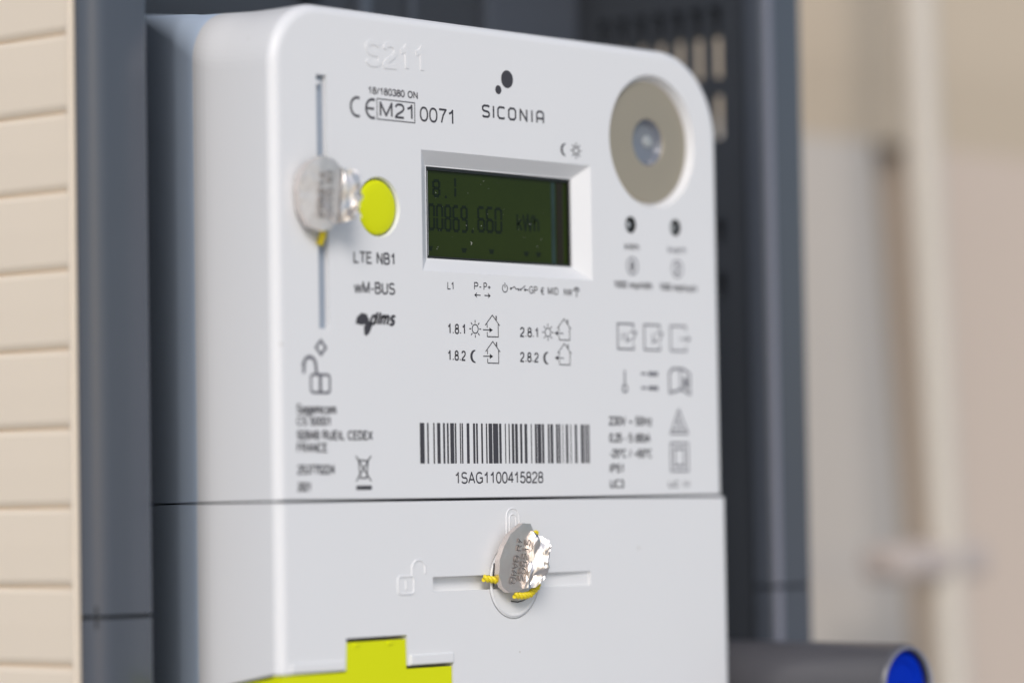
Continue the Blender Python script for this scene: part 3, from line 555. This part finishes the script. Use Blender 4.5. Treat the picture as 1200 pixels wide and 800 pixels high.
def twist(name, pts, parent, R=.42, turns=.9, material=None):
    P = [Vector(p) for p in pts]; L = [0]
    for a, b in zip(P, P[1:]): L.append(L[-1] + (b - a).length)
    n = int(L[-1] * 10) + 4; bm = bmesh.new()
    for ph in (0, math.pi):
        Q = []
        for i in range(n):
            s = L[-1] * i / (n - 1); k = max(j for j in range(len(P) - 1) if L[j] <= s + 1e-6); f = (s - L[k]) / (L[k + 1] - L[k]); p = P[k].lerp(P[k + 1], f)
            t = (P[k + 1] - P[k]).normalized(); a = t.cross(Vector((0, 1, 0))); a = a.normalized() if a.length > .1 else Vector((1, 0, 0)); b = t.cross(a)
            an = ph + s * 2 * math.pi * turns / 1.6; Q.append(p + a * R * .75 * math.cos(an) + b * R * .75 * math.sin(an))
        tube(bm, Q, R, 8)
    return obj(name, bm, material or WIREY, parent, 60)
leafB = [(64.7, -3.5, -4.8), (65.2, -5.0, -4.9), (65.4, -5.5, -6.4), (62.4, -5.0, -17.5), (62.3, -4.0, -18.0), (60.9, -3.0, -18.1), (60.1, -2.0, -17.1), (59.5, -1.5, -14.9), (59.8, -1.5, -11.7), (60.5, -2.0, -9.2), (62.0, -2.5, -6.8)]
boxB = [(65.4, -5.5, -6.4), (71.0, -4.0, -8.1), (72.0, -3.5, -11.1), (71.5, -3.5, -13.1), (70.7, -3.5, -15.4), (67.6, -4.0, -17.0), (62.4, -5.0, -17.5)]
leafB = ramp(leafB, 59.5, -2.4, 65.4, -3.3); boxB = ramp(boxB, 63.5, -3.2, 72.0, -6.0)
sB = seal('wire_seal', 'crumpled silver seal hanging at the horizontal slot of the lower cover', leafB, boxB, 1.2, 2.0,
          [('OI/VO R7', (62.3, -3.35, -16.6), (2.5, -.2, 9.6), 9.0, 1.25), ('298215', (64.4, -3.65, -16.2), (2.5, -.2, 9.0), 8.4, 1.25)], 1.25, FOIL)
twist('sealing_wire', [(56.4, -.5, -15.2), (57.8, -1.1, -15.5), (61.0, -1.6, -15.9)], sB); twist('sealing_wire', [(63.2, -2.3, -18.6), (65.2, -2.7, -18.9), (67.4, -2.6, -18.6), (70.2, -2.3, -17.0)], sB)
twist('sealing_wire', [(69.0, -2.2, -7.2), (69.9, -2.2, -6.6), (70.6, -1.6, -7.6)], sB, R=.3)
bm = bmesh.new(); tube(bm, [(64.0, -.7, -19.8), (65.6, -.9, -20.05), (67.0, -1.1, -19.8), (68.6, -2.2, -18.8)], .12, 6); tube(bm, [(59.3, -.6, -12.4), (58.9, -.8, -14.4), (59.0, -.7, -16.9)], .13, 6); obj('loose_wire', bm, WIREB, sB, 60)
leafA = [(11.5, -3.0, 63.3), (13.1, -4.5, 62.5), (13.8, -5.5, 60.9), (12.5, -5.5, 50.6), (12.9, -4.0, 49.8), (11.3, -3.0, 49.3), (8.7, -2.0, 50.3), (7.1, -1.5, 52.9), (6.5, -1.5, 56.7), (7.2, -1.5, 59.5), (9.0, -2.0, 61.9)]
boxA = [(13.8, -5.5, 60.9), (19.4, -4.0, 60.8), (20.8, -3.5, 58.6), (20.1, -3.5, 57.0), (20.7, -3.5, 55.9), (19.8, -3.5, 53.8), (19.7, -4.0, 52.2), (12.5, -5.5, 50.6)]
leafA = ramp(leafA, 6.5, -1.5, 13.8, -4.4); boxA = ramp(boxA, 13.0, -3.9, 20.8, -7.6)
sA = seal('wire_seal', 'silver seal hanging on the vertical slot beside the lime button', leafA, boxA, 1.2, 11.0,
          [('298214', (10.7, -3.95, 51.6), (.06, 0, 1), 8.6, 1.2), ('OI/VO R7', (12.4, -4.5, 51.6), (.06, 0, 1), 9.0, 1.2)], .9, FOIL3)
twist('sealing_wire', [(12.5, -1.9, 49.6), (12.9, -1.2, 48.4), (13.3, -.1, 47.2)], sA)

# ------------------------------------------------------------------ grey tube with blue end
t = thing('grey_tube', 'grey tube with a bright blue end cap sticking out below right of the meter', 'tube')
cx, cz = 149.6, -40.1
bm = bmesh.new(); lathe(bm, cx, cz, [(9.25, YB + 4), (9.25, -32.0), (9.1, -32.8), (8.7, -33.3), (8.1, -33.3), (7.9, -32.9)], 72); obj('tube_body', bm, TUBE, t, 40)
bm = bmesh.new(); lathe(bm, cx, cz, [(8.75, -33.1), (8.6, -33.55), (8.1, -33.55), (7.8, -33.0)], 72); obj('cap_rim', bm, STRIP, t, 50)
bm = bmesh.new(); lathe(bm, cx, cz, [(7.85, -31.6), (7.5, -31.9), (5.5, -31.9), (5.2, -31.5), (1.0, -31.5), (.8, -30.7), (.01, -30.6)], 72); obj('end_cap', bm, BLUE, t, 30)
